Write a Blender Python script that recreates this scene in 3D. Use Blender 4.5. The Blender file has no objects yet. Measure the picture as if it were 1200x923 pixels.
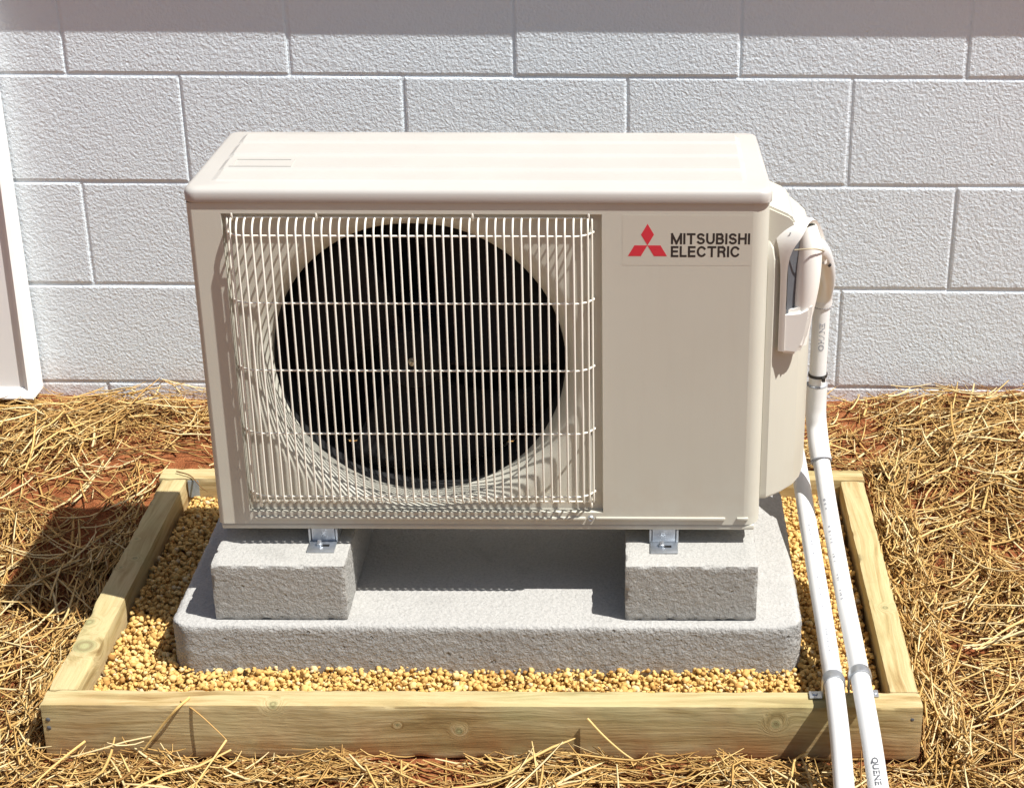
import bpy, bmesh, math, random
import numpy as np
from mathutils import Vector, Matrix, noise

random.seed(7)
rng = np.random.default_rng(7)
S = bpy.context.scene
COL = S.collection

# ---------------------------------------------------------------- camera
cam = bpy.data.cameras.new('camera')
cam.sensor_fit = 'HORIZONTAL'; cam.sensor_width = 36.0
cam.lens = 2046.5 / 1200.0 * 36.0
cam.shift_x = -137.06 / 1200.0
cam.clip_end = 500.0; cam.clip_start = 0.05
camo = bpy.data.objects.new('camera', cam); COL.objects.link(camo)
pitch, yaw, roll = .4227, -.0025, .0019
F = Vector((math.sin(yaw)*math.cos(pitch), math.cos(yaw)*math.cos(pitch), -math.sin(pitch)))
R = Vector((math.cos(yaw), -math.sin(yaw), 0)); U = R.cross(F)
R2 = R*math.cos(roll) + U*math.sin(roll); U2 = U*math.cos(roll) - R*math.sin(roll)
camo.matrix_world = Matrix(((R2.x, U2.x, -F.x, .2123), (R2.y, U2.y, -F.y, -2.2771), (R2.z, U2.z, -F.z, 1.4897), (0, 0, 0, 1)))
S.camera = camo

# ---------------------------------------------------------------- light
SUN = Vector((.56, -.215, 1.0)).normalized()
world = bpy.data.worlds.new('World'); S.world = world; world.use_nodes = True
wn = world.node_tree.nodes; wl = world.node_tree.links
sky = wn.new('ShaderNodeTexSky'); sky.sky_type = 'NISHITA'; sky.sun_disc = False
sky.sun_elevation = math.asin(SUN.z); sky.sun_rotation = math.atan2(SUN.x, SUN.y)
sky.air_density = 1.0; sky.dust_density = 1.5; sky.ozone_density = 1.0
bg = wn['Background']; bg.inputs['Strength'].default_value = .06
wl.new(sky.outputs[0], bg.inputs['Color'])
sl = bpy.data.lights.new('sun', 'SUN'); sl.energy = 5.0; sl.angle = math.radians(.5); sl.color = (1.0, .985, .955)
so = bpy.data.objects.new('sun', sl); COL.objects.link(so)
so.rotation_euler = (-SUN).to_track_quat('-Z', 'Y').to_euler(); so.location = (2, -1, 5)
S.view_settings.view_transform = 'Standard'; S.view_settings.look = 'None'
S.view_settings.exposure = .53; S.view_settings.gamma = 1.0
S.view_settings.use_curve_mapping = False

# ---------------------------------------------------------------- materials
class NT:
    def __init__(s, name):
        s.m = bpy.data.materials.new(name); s.m.use_nodes = True
        s.t = s.m.node_tree; s.n = s.t.nodes; s.b = s.n['Principled BSDF']
    def new(s, typ, **kw):
        nd = s.n.new(typ)
        for k, v in kw.items():
            if k in nd.inputs.keys(): nd.inputs[k].default_value = v
            else: setattr(nd, k, v)
        return nd
    def link(s, a, b): s.t.links.new(a, b)
    def pos(s): return s.new('ShaderNodeNewGeometry').outputs['Position']
    def noise(s, vec, scale, detail=4, rough=.55, dist=0):
        nd = s.new('ShaderNodeTexNoise'); nd.inputs['Scale'].default_value = scale
        nd.inputs['Detail'].default_value = detail; nd.inputs['Roughness'].default_value = rough
        nd.inputs['Distortion'].default_value = dist
        if vec is not None: s.link(vec, nd.inputs['Vector'])
        return nd.outputs['Fac']
    def ramp(s, fac, stops):
        nd = s.new('ShaderNodeValToRGB'); e = nd.color_ramp.elements
        while len(e) < len(stops): e.new(.5)
        for i, (p, c) in enumerate(stops):
            e[i].position = p; e[i].color = (c if len(c) == 4 else (*c, 1))
        s.link(fac, nd.inputs['Fac']); return nd.outputs['Color']
    def mix(s, fac, a, b, mode='MIX'):
        nd = s.new('ShaderNodeMix', data_type='RGBA', blend_type=mode)
        for sock, v in ((nd.inputs['Factor'], fac), (nd.inputs['A'] if False else nd.inputs[6], a), (nd.inputs[7], b)):
            if isinstance(v, (int, float)): sock.default_value = v
            elif isinstance(v, tuple): sock.default_value = (*v, 1) if len(v) == 3 else v
            else: s.link(v, sock)
        return nd.outputs[2]
    def math(s, op, a, b=None, clamp=False):
        nd = s.new('ShaderNodeMath', operation=op, use_clamp=clamp)
        for i, v in enumerate((a, b)):
            if v is None: continue
            if isinstance(v, (int, float)): nd.inputs[i].default_value = v
            else: s.link(v, nd.inputs[i])
        return nd.outputs[0]
    def maprange(s, v, a, b, c=0., d=1.):
        nd = s.new('ShaderNodeMapRange'); s.link(v, nd.inputs[0])
        for i, x in enumerate((a, b, c, d)): nd.inputs[i+1].default_value = x
        return nd.outputs[0]
    def bump(s, h, dist, strength=1., nrm=None):
        nd = s.new('ShaderNodeBump'); nd.inputs['Distance'].default_value = dist
        nd.inputs['Strength'].default_value = strength; s.link(h, nd.inputs['Height'])
        if nrm is not None: s.link(nrm, nd.inputs['Normal'])
        return nd.outputs['Normal']
    def fin(s, col=None, rough=.6, metal=0., nrm=None, spec=None):
        b = s.b
        if col is not None:
            if isinstance(col, tuple): b.inputs['Base Color'].default_value = (*col, 1)
            else: s.link(col, b.inputs['Base Color'])
        if isinstance(rough, (int, float)): b.inputs['Roughness'].default_value = rough
        else: s.link(rough, b.inputs['Roughness'])
        b.inputs['Metallic'].default_value = metal
        if spec is not None: b.inputs['Specular IOR Level'].default_value = spec
        if nrm is not None: s.link(nrm, b.inputs['Normal'])
        return s.m

def m_paint_block():
    k = NT('painted_block'); p = k.pos()
    n1 = k.noise(p, 185, 3, .55, .3); n2 = k.noise(p, 9, 4, .6)
    sep = k.new('ShaderNodeSeparateXYZ'); k.link(p, sep.inputs[0])
    c = k.mix(n2, (.735, .80, .84), (.785, .84, .87))
    # clay splashed up on the foot of the wall
    low = k.maprange(sep.outputs[2], .17, .07); sp = k.noise(p, 22, 5, .7)
    f = k.math('MULTIPLY', low, k.maprange(sp, .35, .7), True)
    c = k.mix(k.math('MULTIPLY', f, .55), c, (.55, .33, .20))
    # small pits in the paint
    v = k.new('ShaderNodeTexVoronoi'); v.inputs['Scale'].default_value = 24; k.link(p, v.inputs['Vector'])
    pit = k.maprange(v.outputs['Distance'], .03, .075)
    pk = k.maprange(k.noise(p, 7, 2), .48, .58); pit2 = k.math('SUBTRACT', 1., k.math('MULTIPLY', k.math('SUBTRACT', 1., pit), pk))
    h = k.math('ADD', k.math('MULTIPLY', n1, 1.0), k.math('MULTIPLY', pit2, .8))
    h = k.math('ADD', h, k.math('MULTIPLY', k.noise(p, 45, 2), .35))
    return k.fin(c, .55, 0, k.bump(h, .0028, .8), .3)
def m_cream(name='cream_enamel', c1=(.545, .527, .442), c2=(.570, .553, .468), rough=.42):
    k = NT(name); p = k.pos()
    c = k.mix(k.noise(p, 6, 4, .6), c1, c2)
    c = k.mix(k.maprange(k.noise(p, 60, 5, .7), .62, .8, 0, .18), c, (.42, .34, .25))
    mp = k.new('ShaderNodeMapping'); mp.inputs['Scale'].default_value = (55, 55, 4); k.link(p, mp.inputs['Vector'])
    c = k.mix(k.maprange(k.noise(mp.outputs[0], 1., 4, .6), .5, .75, 0, .10), c, (.45, .40, .32))
    sz = k.new('ShaderNodeSeparateXYZ'); k.link(p, sz.inputs[0])
    c = k.mix(k.math('MULTIPLY', k.maprange(sz.outputs[2], .36, .25), k.maprange(k.noise(p, 18, 5, .7), .42, .7, 0, .28), True), c, (.42, .29, .19))
    return k.fin(c, k.maprange(k.noise(p, 12, 4), .3, .7, rough-.06, rough+.10), 0, k.bump(k.math('ADD', k.noise(p, 450, 2), k.math('MULTIPLY', k.noise(p, 7, 2), 3.)), .0004, .2), .4)
def m_flat(name, col, rough=.5, metal=0., var=.12, scale=40, bump=0.):
    k = NT(name); p = k.pos(); n = k.noise(p, scale, 4, .6)
    a = tuple(x*(1-var) for x in col); b = tuple(min(1, x*(1+var)) for x in col)
    return k.fin(k.mix(n, a, b), rough, metal, k.bump(k.noise(p, scale*6, 3), .001, bump) if bump else None)
def m_concrete(name, a, b, coarse=160, dist=.0035, strength=.8):
    k = NT(name); p = k.pos()
    c = k.mix(k.noise(p, 7, 5, .65), a, b)
    c = k.mix(k.maprange(k.noise(p, 260, 3, .7), .44, .70, 0, .55), c, tuple(x*.62 for x in a))
    c = k.mix(k.maprange(k.noise(p, 2.2, 3, .6), .5, .7, 0, .35), c, tuple(min(1, x*1.18) for x in b))
    c = k.mix(k.maprange(k.noise(p, 11, 6, .7, .5), .55, .70, 0, .32), c, tuple(x*.60 for x in a))
    sz = k.new('ShaderNodeSeparateXYZ'); k.link(p, sz.inputs[0])
    c = k.mix(k.math('MULTIPLY', k.maprange(sz.outputs[2], .085, .045), k.maprange(k.noise(p, 25, 5, .7), .4, .65, 0, .6), True), c, (.38, .27, .16))
    v = k.new('ShaderNodeTexVoronoi'); v.inputs['Scale'].default_value = 140; k.link(p, v.inputs['Vector'])
    h = k.math('ADD', k.noise(p, coarse, 4, .65), k.math('MULTIPLY', v.outputs['Distance'], .5))
    v2 = k.new('ShaderNodeTexVoronoi'); v2.inputs['Scale'].default_value = 75; k.link(p, v2.inputs['Vector'])
    hole = k.math('MULTIPLY', k.maprange(v2.outputs['Distance'], .22, .10), k.maprange(k.noise(p, 40, 1), .5, .6))
    geo = k.new('ShaderNodeNewGeometry'); sg = k.new('ShaderNodeSeparateXYZ'); k.link(geo.outputs['Normal'], sg.inputs[0])
    hole = k.math('MULTIPLY', hole, k.maprange(sg.outputs[2], .8, .4))
    h = k.math('SUBTRACT', h, k.math('MULTIPLY', hole, .8)); c = k.mix(k.math('MULTIPLY', hole, .4), c, tuple(x*.45 for x in a))
    h = k.math('MULTIPLY', h, k.maprange(sg.outputs[2], .3, .85, 1., .3))
    return k.fin(c, .9, 0, k.bump(h, dist, strength), .2)
def m_wood(name, axis, knots):
    k = NT(name); p = k.pos()
    mp = k.new('ShaderNodeMapping'); mp.inputs['Scale'].default_value = (1.6, 26, 26) if axis == 'X' else (26, 1.6, 26)
    w = k.new('ShaderNodeTexNoise'); w.inputs['Scale'].default_value = 5; w.inputs['Detail'].default_value = 2; k.link(p, w.inputs['Vector'])
    vadd = k.new('ShaderNodeVectorMath', operation='MULTIPLY_ADD'); k.link(w.outputs['Color'], vadd.inputs[0]); vadd.inputs[1].default_value = (.02, .02, .02); k.link(p, vadd.inputs[2])
    vec = vadd.outputs[0]; kmask = None; kring = None
    for (c, r) in knots:
        d = k.new('ShaderNodeVectorMath', operation='DISTANCE'); k.link(vadd.outputs[0], d.inputs[0]); d.inputs[1].default_value = (c[0]+.01, c[1]+.01, c[2]+.01)
        m = k.maprange(d.outputs['Value'], r*.75, r*1.15, 1, 0)
        infl = k.maprange(d.outputs['Value'], r*.5, r*4, 1, 0)
        pw = k.math('POWER', infl, 3)
        off = k.new('ShaderNodeVectorMath', operation='MULTIPLY_ADD')
        cmb = k.new('ShaderNodeCombineXYZ')
        for i in range(3): k.link(pw, cmb.inputs[i])
        k.link(cmb.outputs[0], off.inputs[0]); off.inputs[1].default_value = (.05, .05, .05); k.link(vec, off.inputs[2]); vec = off.outputs[0]
        kmask = m if kmask is None else k.math('MAXIMUM', kmask, m)
        rg = k.math('MULTIPLY', m, k.math('SINE', k.math('MULTIPLY', d.outputs['Value'], 6.28*1.3/r)))
        kring = rg if kring is None else k.math('ADD', kring, rg)
    k.link(vec, mp.inputs['Vector'])
    g = k.noise(mp.outputs[0], 1.6, 7, .62, .6); g2 = k.noise(mp.outputs[0], 9, 4, .6)
    c = k.ramp(g, [(.30, (.20, .12, .042)), (.40, (.38, .27, .115)), (.52, (.58, .46, .245)), (.64, (.44, .32, .145)), (.76, (.27, .175, .07))])
    c = k.mix(k.math('MULTIPLY', g2, .4), c, (.33, .22, .09))
    c = k.mix(k.maprange(k.noise(p, 6, 3, .6), .42, .66, 0, .42), c, (.42, .42, .21))      # green of the timber treatment
    c = k.mix(k.maprange(k.noise(p, 35, 4, .7), .60, .78, 0, .4), c, (.30, .20, .10))
    sep = k.new('ShaderNodeSeparateXYZ'); k.link(p, sep.inputs[0])
    mud = k.math('MULTIPLY', k.maprange(sep.outputs[2], .065, .0), k.maprange(k.noise(p, 7, 5, .6), .36, .56), True)
    c = k.mix(k.math('MULTIPLY', mud, .8), c, (.33, .135, .045))
    if kmask is not None:
        kc = k.ramp(k.maprange(kring, -1, 1), [(0, (.20, .17, .075)), (1, (.33, .34, .16))])
        c = k.mix(k.math('MULTIPLY', kmask, .75), c, kc)
    return k.fin(c, .72, 0, k.bump(k.math('ADD', g2, k.math('MULTIPLY', g, .6)), .0012, .7), .25)
def m_attr(name, stops, rough, scale, spread=.2, spec=.3, bump=0.):
    k = NT(name); a = k.new('ShaderNodeAttribute'); a.attribute_name = 'tint'
    n = k.noise(k.pos(), scale, 3, .6)
    f = k.math('ADD', a.outputs['Fac'], k.math('MULTIPLY', k.math('SUBTRACT', n, .5), spread), True)
    return k.fin(k.ramp(f, stops), rough, 0, k.bump(k.noise(k.pos(), scale*3, 3), .001, bump) if bump else None, spec)
def m_clay():
    k = NT('red_clay'); p = k.pos()
    n = k.noise(p, 14, 6, .65); c = k.ramp(n, [(.3, (.16, .048, .018)), (.5, (.30, .098, .036)), (.68, (.40, .155, .062))])
    c = k.mix(k.maprange(k.noise(p, 150, 3, .6), .5, .72, 0, .5), c, (.48, .21, .09))
    h = k.math('ADD', k.noise(p, 70, 6, .7), k.math('MULTIPLY', k.noise(p, 260, 3, .6), .5))
    return k.fin(c, .95, 0, k.bump(h, .012, .9), .1)

M = dict(
    block=m_paint_block(), cream=m_cream(), lid=m_cream('cream_lid_dimmed', (.475, .455, .415), (.50, .48, .44), .4),  # lid: cabinet enamel with its colour lowered to offset the full sun
    white=m_flat('white_enamel', (.80, .78, .72), .4, 0, .04, 8), plate=m_flat('nameplate_film', (.555, .535, .45), .40, 0, .02, 8),
    red=m_flat('logo_red', (.62, .035, .055), .4, 0, .04), ink=m_flat('black_ink', (.025, .022, .02), .5, 0, .1),
    greyink=m_flat('worn_grey_ink', (.33, .34, .36), .6, 0, .25, 300), black=m_flat('black_plastic', (.0035, .0035, .004), .9, 0, .3),
    coil=m_flat('dark_coil', (.02, .02, .021), .7, 0, .4), dgrey=m_flat('dark_grey_plastic', (.10, .105, .115), .55, 0, .2),
    brass=m_flat('dull_brass', (.42, .36, .24), .45, .3), galv=m_flat('galvanised_steel', (.52, .55, .58), .36, .85, .25, 90, .3),
    pvc=m_flat('white_pvc', (.73, .725, .70), .34, 0, .03, 12), pvc2=m_flat('cream_pvc', (.82, .80, .74), .38, 0, .03, 12),
    pad=m_concrete('pad_concrete', (.42, .406, .376), (.485, .47, .44), 300, .0062, 1.), cmu=m_concrete('block_concrete', (.42, .406, .37), (.48, .466, .43), 380, .0050, 1.),
    pebble=m_attr('yellow_pebbles', [(0, (.36, .18, .045)), (.3, (.56, .335, .095)), (.65, (.68, .445, .150)), (.9, (.74, .54, .225)), (1, (.62, .48, .28))], .75, 260, .25, .3, .3),
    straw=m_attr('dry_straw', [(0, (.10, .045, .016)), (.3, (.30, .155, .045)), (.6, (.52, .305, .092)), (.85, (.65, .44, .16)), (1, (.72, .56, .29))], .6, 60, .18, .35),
    clay=m_clay(), wire=m_cream('cream_wire', (.80, .77, .67), (.83, .80, .70), .4),
    trim=m_flat('white_trim_paint', (.83, .81, .78), .45, 0, .04, 10), siding=m_flat('siding_paint', (.62, .60, .57), .6, 0, .05, 10),
    tag=m_flat('grey_paper_tag', (.30, .34, .36), .8, 0, .35, 130),
    wf=m_wood('wood_front', 'X', [((-.295, -.216, .079), .007), ((-.034, -.218, .040), .006), ((.416, -.217, .055), .008), ((-.12, -.219, .05), .003)]),
    wl=m_wood('wood_left', 'Y', [((-.601, -.064, .080), .019), ((-.613, .003, .081), .009), ((-.597, .20, .082), .005), ((-.612, .17, .082), .004), ((-.606, .265, .082), .004)]),
    wr=m_wood('wood_right', 'Y', [((.605, .05, .079), .006)]), wb=m_wood('wood_back', 'X', []),
)

# ---------------------------------------------------------------- mesh helpers
def raw(name, verts, faces, mat, smooth=False):
    me = bpy.data.meshes.new(name); me.from_pydata([tuple(v) for v in verts], [], faces); me.update()
    me.materials.append(mat)
    if smooth:
        me.polygons.foreach_set('use_smooth', [True]*len(me.polygons))
    return me
def tag(o, label, cat, group=None, kind=None):
    if label: o['label'] = label
    if cat: o['category'] = cat
    if group: o['group'] = group
    if kind: o['kind'] = kind
    return o
def put(name, me, parent=None, loc=None):
    """world-space mesh -> object; a child's mesh is moved into its (unrotated) parent's frame"""
    o = bpy.data.objects.new(name, me); COL.objects.link(o)
    if parent is not None:
        o.parent = parent; off = Vector((0, 0, 0)); q = parent
        while q is not None: off += q.location; q = q.parent
        me.transform(Matrix.Translation(-off))
    else:
        co = np.empty(len(me.vertices)*3, 'f'); me.vertices.foreach_get('co', co); co = co.reshape(-1, 3)
        l = Vector(((co[:, 0].min()+co[:, 0].max())/2, (co[:, 1].min()+co[:, 1].max())/2, co[:, 2].min())) if loc is None else Vector(loc)
        me.transform(Matrix.Translation(-l)); o.location = l
    return o
def empty(name, loc, label=None, cat=None, group=None):
    o = bpy.data.objects.new(name, None); COL.objects.link(o); o.location = loc; o.empty_display_size = .1
    return tag(o, label, cat, group)
def boxme(name, lo, hi, mat, bev=0., seg=2, smooth=True):
    bm = bmesh.new(); bmesh.ops.create_cube(bm, size=1.)
    for v in bm.verts:
        v.co = Vector([(lo[i]+hi[i])/2 + v.co[i]*(hi[i]-lo[i]) for i in range(3)])
    if bev > 0: bmesh.ops.bevel(bm, geom=bm.edges[:], offset=bev, segments=seg, affect='EDGES', profile=.5)
    me = bpy.data.meshes.new(name); bm.to_mesh(me); bm.free(); me.materials.append(mat)
    if bev > 0 and smooth: shade_auto(me)
    return me
def shade_auto(me, ang=40):
    me.polygons.foreach_set('use_smooth', [True]*len(me.polygons))
    try: me.set_sharp_from_angle(angle=math.radians(ang))
    except Exception: pass
def merge(name, mes, mat):
    bm = bmesh.new()
    for m in mes: bm.from_mesh(m)
    me = bpy.data.meshes.new(name); bm.to_mesh(me); bm.free(); me.materials.append(mat); shade_auto(me); return me
def catmull(pts, n=8):
    P = [Vector(p) for p in pts]; out = []
    for i in range(len(P)-1):
        p0 = P[i-1] if i else P[i]*2-P[i+1]; p1, p2 = P[i], P[i+1]; p3 = P[i+2] if i+2 < len(P) else P[i+1]*2-P[i]
        for j in range(n):
            t = j/n
            out.append(.5*((2*p1)+(p2-p0)*t+(2*p0-5*p1+4*p2-p3)*t*t+(3*p1-p0-3*p2+p3)*t**3))
    out.append(P[-1]); return out
def tubeme(name, path, r, mat, sides=10, closed=False):
    """r: number or list of radii"""
    P = [Vector(p) for p in path]; n = len(P); rr = r if isinstance(r, (list, tuple)) else [r]*n
    T = []
    for i in range(n):
        a = P[(i-1) % n] if (closed or i) else P[i]; b = P[(i+1) % n] if (closed or i < n-1) else P[i]
        T.append((b-a).normalized())
    ref = Vector((0, 0, 1)) if abs(T[0].z) < .9 else Vector((1, 0, 0))
    N = (ref - T[0]*ref.dot(T[0])).normalized(); vs = []; fs = []
    for i in range(n):
        N = (N - T[i]*N.dot(T[i])).normalized(); Bn = T[i].cross(N)
        for s in range(sides):
            a = 2*math.pi*s/sides; vs.append(P[i]+(N*math.cos(a)+Bn*math.sin(a))*rr[i])
    for i in range(n if closed else n-1):
        for s in range(sides):
            a = i*sides+s; b = i*sides+(s+1) % sides; c = ((i+1) % n)*sides
            fs.append((a, b, c+(s+1) % sides, c+s))
    if not closed:
        fs.append(tuple(range(sides-1, -1, -1))); fs.append(tuple((n-1)*sides+s for s in range(sides)))
    me = raw(name, vs, fs, mat); shade_auto(me, 50); return me
def lathe(name, c, axis, prof, mat, seg=20):
    """prof: (radius, distance along axis); axis is a unit vector"""
    ax = Vector(axis).normalized(); u = ax.orthogonal().normalized(); v = ax.cross(u); c = Vector(c); vs = []; fs = []
    for (r, d) in prof:
        for s in range(seg):
            a = 2*math.pi*s/seg; vs.append(c+ax*d+(u*math.cos(a)+v*math.sin(a))*r)
    for i in range(len(prof)-1):
        for s in range(seg):
            fs.append((i*seg+s, i*seg+(s+1) % seg, (i+1)*seg+(s+1) % seg, (i+1)*seg+s))
    fs.append(tuple(range(seg-1, -1, -1))); fs.append(tuple((len(prof)-1)*seg+s for s in range(seg)))
    me = raw(name, vs, fs, mat); shade_auto(me, 35); return me
def prism(name, poly, mat, ext, base=(0, 0, 0), ex=(1, 0, 0), ey=(0, 0, 1), bev=0.):
    """poly in the (ex, ey) plane, pushed along vector ext"""
    ex, ey, ext, base = Vector(ex), Vector(ey), Vector(ext), Vector(base); n = len(poly)
    vs = [base+ex*a+ey*b for a, b in poly]; vs += [v+ext for v in vs]
    fs = [tuple(range(n)), tuple(range(2*n-1, n-1, -1))]+[(i, i+n, (i+1) % n+n, (i+1) % n) for i in range(n)]
    me = raw(name, vs, fs, mat); bm = bmesh.new(); bm.from_mesh(me); bmesh.ops.recalc_face_normals(bm, faces=bm.faces[:])
    if bev: bmesh.ops.bevel(bm, geom=bm.edges[:], offset=bev, segments=2, affect='EDGES')
    bm.to_mesh(me); bm.free(); shade_auto(me); return me
def rough_box(name, lo, hi, rad, cell, amps, mat, seed=0, plan_rad=0., sharp=False, chip=.0):
    """rounded box of small cells pushed in and out by noise; amps: [(frequency, amplitude)]"""
    lo, hi = np.array(lo, float), np.array(hi, float); ext = hi-lo; n = [max(2, int(round(e/cell))) for e in ext]
    bm = bmesh.new(); vm = {}
    def V(i, j, k):
        key = (i, j, k)
        if key not in vm:
            p = lo+ext*np.array([i/n[0], j/n[1], k/n[2]])
            if plan_rad:
                q = np.clip(p[:2], lo[:2]+plan_rad, hi[:2]-plan_rad); d = p[:2]-q; L = max(abs(d[0]), abs(d[1])); e = np.hypot(*d)
                if e > 1e-9: p[:2] = q+d/e*L
                # cells of the flat faces follow the rounded plan
            q = np.clip(p, lo+rad, hi-rad); d = p-q; L = np.abs(d).max(); e = np.linalg.norm(d)
            if e > 1e-9: p = q+d/e*L
            vm[key] = bm.verts.new(p)
        return vm[key]
    for ax in range(3):
        a, b = [(1, 2), (2, 0), (0, 1)][ax]
        for side in (0, n[ax]):
            for i in range(n[a]):
                for j in range(n[b]):
                    q = []
                    for (di, dj) in ((0, 0), (1, 0), (1, 1), (0, 1)):
                        t = [0, 0, 0]; t[ax] = side; t[a] = i+di; t[b] = j+dj; q.append(V(*t))
                    if side == 0: q.reverse()
                    bm.faces.new(q)
    bm.normal_update(); sd = Vector((seed*3.1, seed*1.7, 0)); mv = []
    for v in bm.verts:
        s = 0
        for (f, a, topk) in amps:
            kk = topk if v.normal.z > .85 else 1.
            s += a*kk*noise.noise(v.co*f+sd)
        if sharp and max(abs(v.normal.x), abs(v.normal.y), abs(v.normal.z)) < .95:
            s -= chip*max(0., noise.noise(v.co*55+sd)-.05)
        mv.append(v.normal*s)
    for v, d in zip(bm.verts, mv): v.co += d
    me = bpy.data.meshes.new(name); bm.to_mesh(me); bm.free(); me.materials.append(mat)
    if sharp: shade_auto(me, 38)
    else: me.polygons.foreach_set('use_smooth', [True]*len(me.polygons))
    return me
def textme(name, body, mat, x0, x1, z0, z1, bold=.0):
    """upright lettering fitted to a rectangle, in the x-z plane at y = 0"""
    cu = bpy.data.curves.new(name, 'FONT'); cu.body = body; cu.size = 1.; cu.offset = bold; cu.resolution_u = 4
    ob = bpy.data.objects.new(name, cu); COL.objects.link(ob); bpy.context.view_layer.update()
    me = bpy.data.meshes.new_from_object(ob.evaluated_get(bpy.context.evaluated_depsgraph_get()))
    bpy.data.objects.remove(ob); bpy.data.curves.remove(cu)
    co = np.empty(len(me.vertices)*3, 'f'); me.vertices.foreach_get('co', co); co = co.reshape(-1, 3)
    mn, mx = co.min(0), co.max(0); out = np.zeros_like(co)
    out[:, 0] = x0+(co[:, 0]-mn[0])/(mx[0]-mn[0])*(x1-x0); out[:, 2] = z0+(co[:, 1]-mn[1])/(mx[1]-mn[1])*(z1-z0)
    me.vertices.foreach_set('co', out.ravel()); me.materials.clear(); me.materials.append(mat); me.update(); return me
def smooth01(t): t = np.clip(t, 0, 1); return t*t*(3-2*t)

# value noise on arrays, for the ground and the straw
_g = rng.random((64, 64, 8))
def vnoise(x, y, f, ch=0):
    x = np.asarray(x)*f+17.3; y = np.asarray(y)*f+9.1; i = np.floor(x).astype(int); j = np.floor(y).astype(int)
    u = x-i; v = y-j; u = u*u*(3-2*u); v = v*v*(3-2*v); g = _g[:, :, ch]
    a = g[i % 64, j % 64]; b = g[(i+1) % 64, j % 64]; c = g[i % 64, (j+1) % 64]; d = g[(i+1) % 64, (j+1) % 64]
    return a*(1-u)*(1-v)+b*u*(1-v)+c*(1-u)*v+d*u*v
FX0, FX1, FY0, FY1 = -.622, .6225, -.220, .522          # outside of the timber frame
def soil(x, y):
    z = -.012+.085*smooth01((y+.18)/1.0)+.022*smooth01((np.asarray(x)-.5)/.4)*smooth01((y+.3)/.5)
    z = z+.020*(vnoise(x, y, 7)-.5)+.010*(vnoise(x, y, 21, 1)-.5)+.006*(vnoise(x, y, 55, 2)-.5)
    inside = smooth01((.60-np.abs(np.asarray(x)))/.02)*smooth01((y-FY0-.02)/.02)*smooth01((FY1-.02-y)/.02)
    return z*(1-inside)+.022*inside

# ================================================================ the setting
xs = np.concatenate([-np.geomspace(60, 1.5, 22), np.arange(-1.45, 1.45, .0085), np.geomspace(1.5, 60, 22)])
ys = np.concatenate([-np.geomspace(60, .85, 22), np.arange(-.80, .90, .0085), np.geomspace(.95, 60, 16)])
X, Y = np.meshgrid(xs, ys); Z = soil(X, Y)
nx, ny = len(xs), len(ys); idx = np.arange(nx*ny).reshape(ny, nx)
q = np.stack([idx[:-1, :-1], idx[:-1, 1:], idx[1:, 1:], idx[1:, :-1]], -1).reshape(-1, 4)
def npmesh(name, V, Q, mat, smooth=True):
    me = bpy.data.meshes.new(name); V = np.asarray(V, 'f'); Q = np.asarray(Q, np.int32); k = Q.shape[1]
    me.vertices.add(len(V)); me.vertices.foreach_set('co', V.ravel())
    me.loops.add(Q.size); me.loops.foreach_set('vertex_index', Q.ravel())
    me.polygons.add(len(Q)); me.polygons.foreach_set('loop_start', np.arange(0, Q.size, k, dtype=np.int32))
    me.update(calc_edges=True); me.materials.append(mat)
    if smooth: me.polygons.foreach_set('use_smooth', np.ones(len(Q), bool))
    return me
ground = bpy.data.objects.new('ground', npmesh('ground', np.stack([X, Y, Z], -1).reshape(-1, 3), q, M['clay'])); COL.objects.link(ground)
tag(ground, 'red clay soil around the timber frame', None, kind='structure')

# ---- painted block wall
BW, BH, J = .4064, .2032, .0042
WY = .8352
wall = empty('block_wall', (0, WY, 0), 'white painted concrete block wall behind the outdoor unit', 'wall')
wall.rotation_euler = (0, 0, -.0112)
def wput(name, me):
    o = bpy.data.objects.new(name, me); COL.objects.link(o); o.parent = wall; return o
wput('mortar', boxme('mortar', (-2.65, .0024, -.30), (2.65, .19, .905), M['block']))
def block_mesh(w, h, var):
    bm = bmesh.new(); bmesh.ops.create_cube(bm, size=1.)
    for v in bm.verts: v.co = Vector((v.co.x*w, .03+v.co.y*.06, v.co.z*h))
    ed = [e for e in bm.edges if all(v.co.y < .01 for v in e.verts)]
    bmesh.ops.subdivide_edges(bm, edges=ed, cuts=7)
    for v in bm.verts:
        if v.co.y < .01:
            q = v.co*22+Vector((var*7.3, 0, 0)); v.co += Vector((noise.noise(q), 0, noise.noise(q+Vector((9, 4, 2)))))*.0011
    ed = [e for e in bm.edges if all(v.co.y < .01 for v in e.verts)]
    bmesh.ops.bevel(bm, geom=ed, offset=.0042, segments=2, affect='EDGES', profile=.6)
    me = bpy.data.meshes.new('concrete_block'); bm.to_mesh(me); bm.free(); me.materials.append(M['block']); return me
full = [block_mesh(BW-J, BH-J, v) for v in range(4)]; half = block_mesh(BW/2-J, BH-J, 9)
for r in range(-5, 1):
    z0 = .7176+r*BH; odd = (r % 2 == 1)
    for c in range(-7, 7):
        x0 = -.003+(c+(.5 if odd else 0))*BW
        if x0 < -2.62 or x0+BW > 2.62: continue
        o = wput('concrete_block', full[(c*3+r*5) % 4])
        o.location = (x0+BW/2+random.uniform(-.0008, .0008), random.uniform(-.0008, .0008), z0+BH/2+random.uniform(-.0006, .0006))
        o.rotation_euler = (0, random.uniform(-.0018, .0018), 0)
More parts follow.
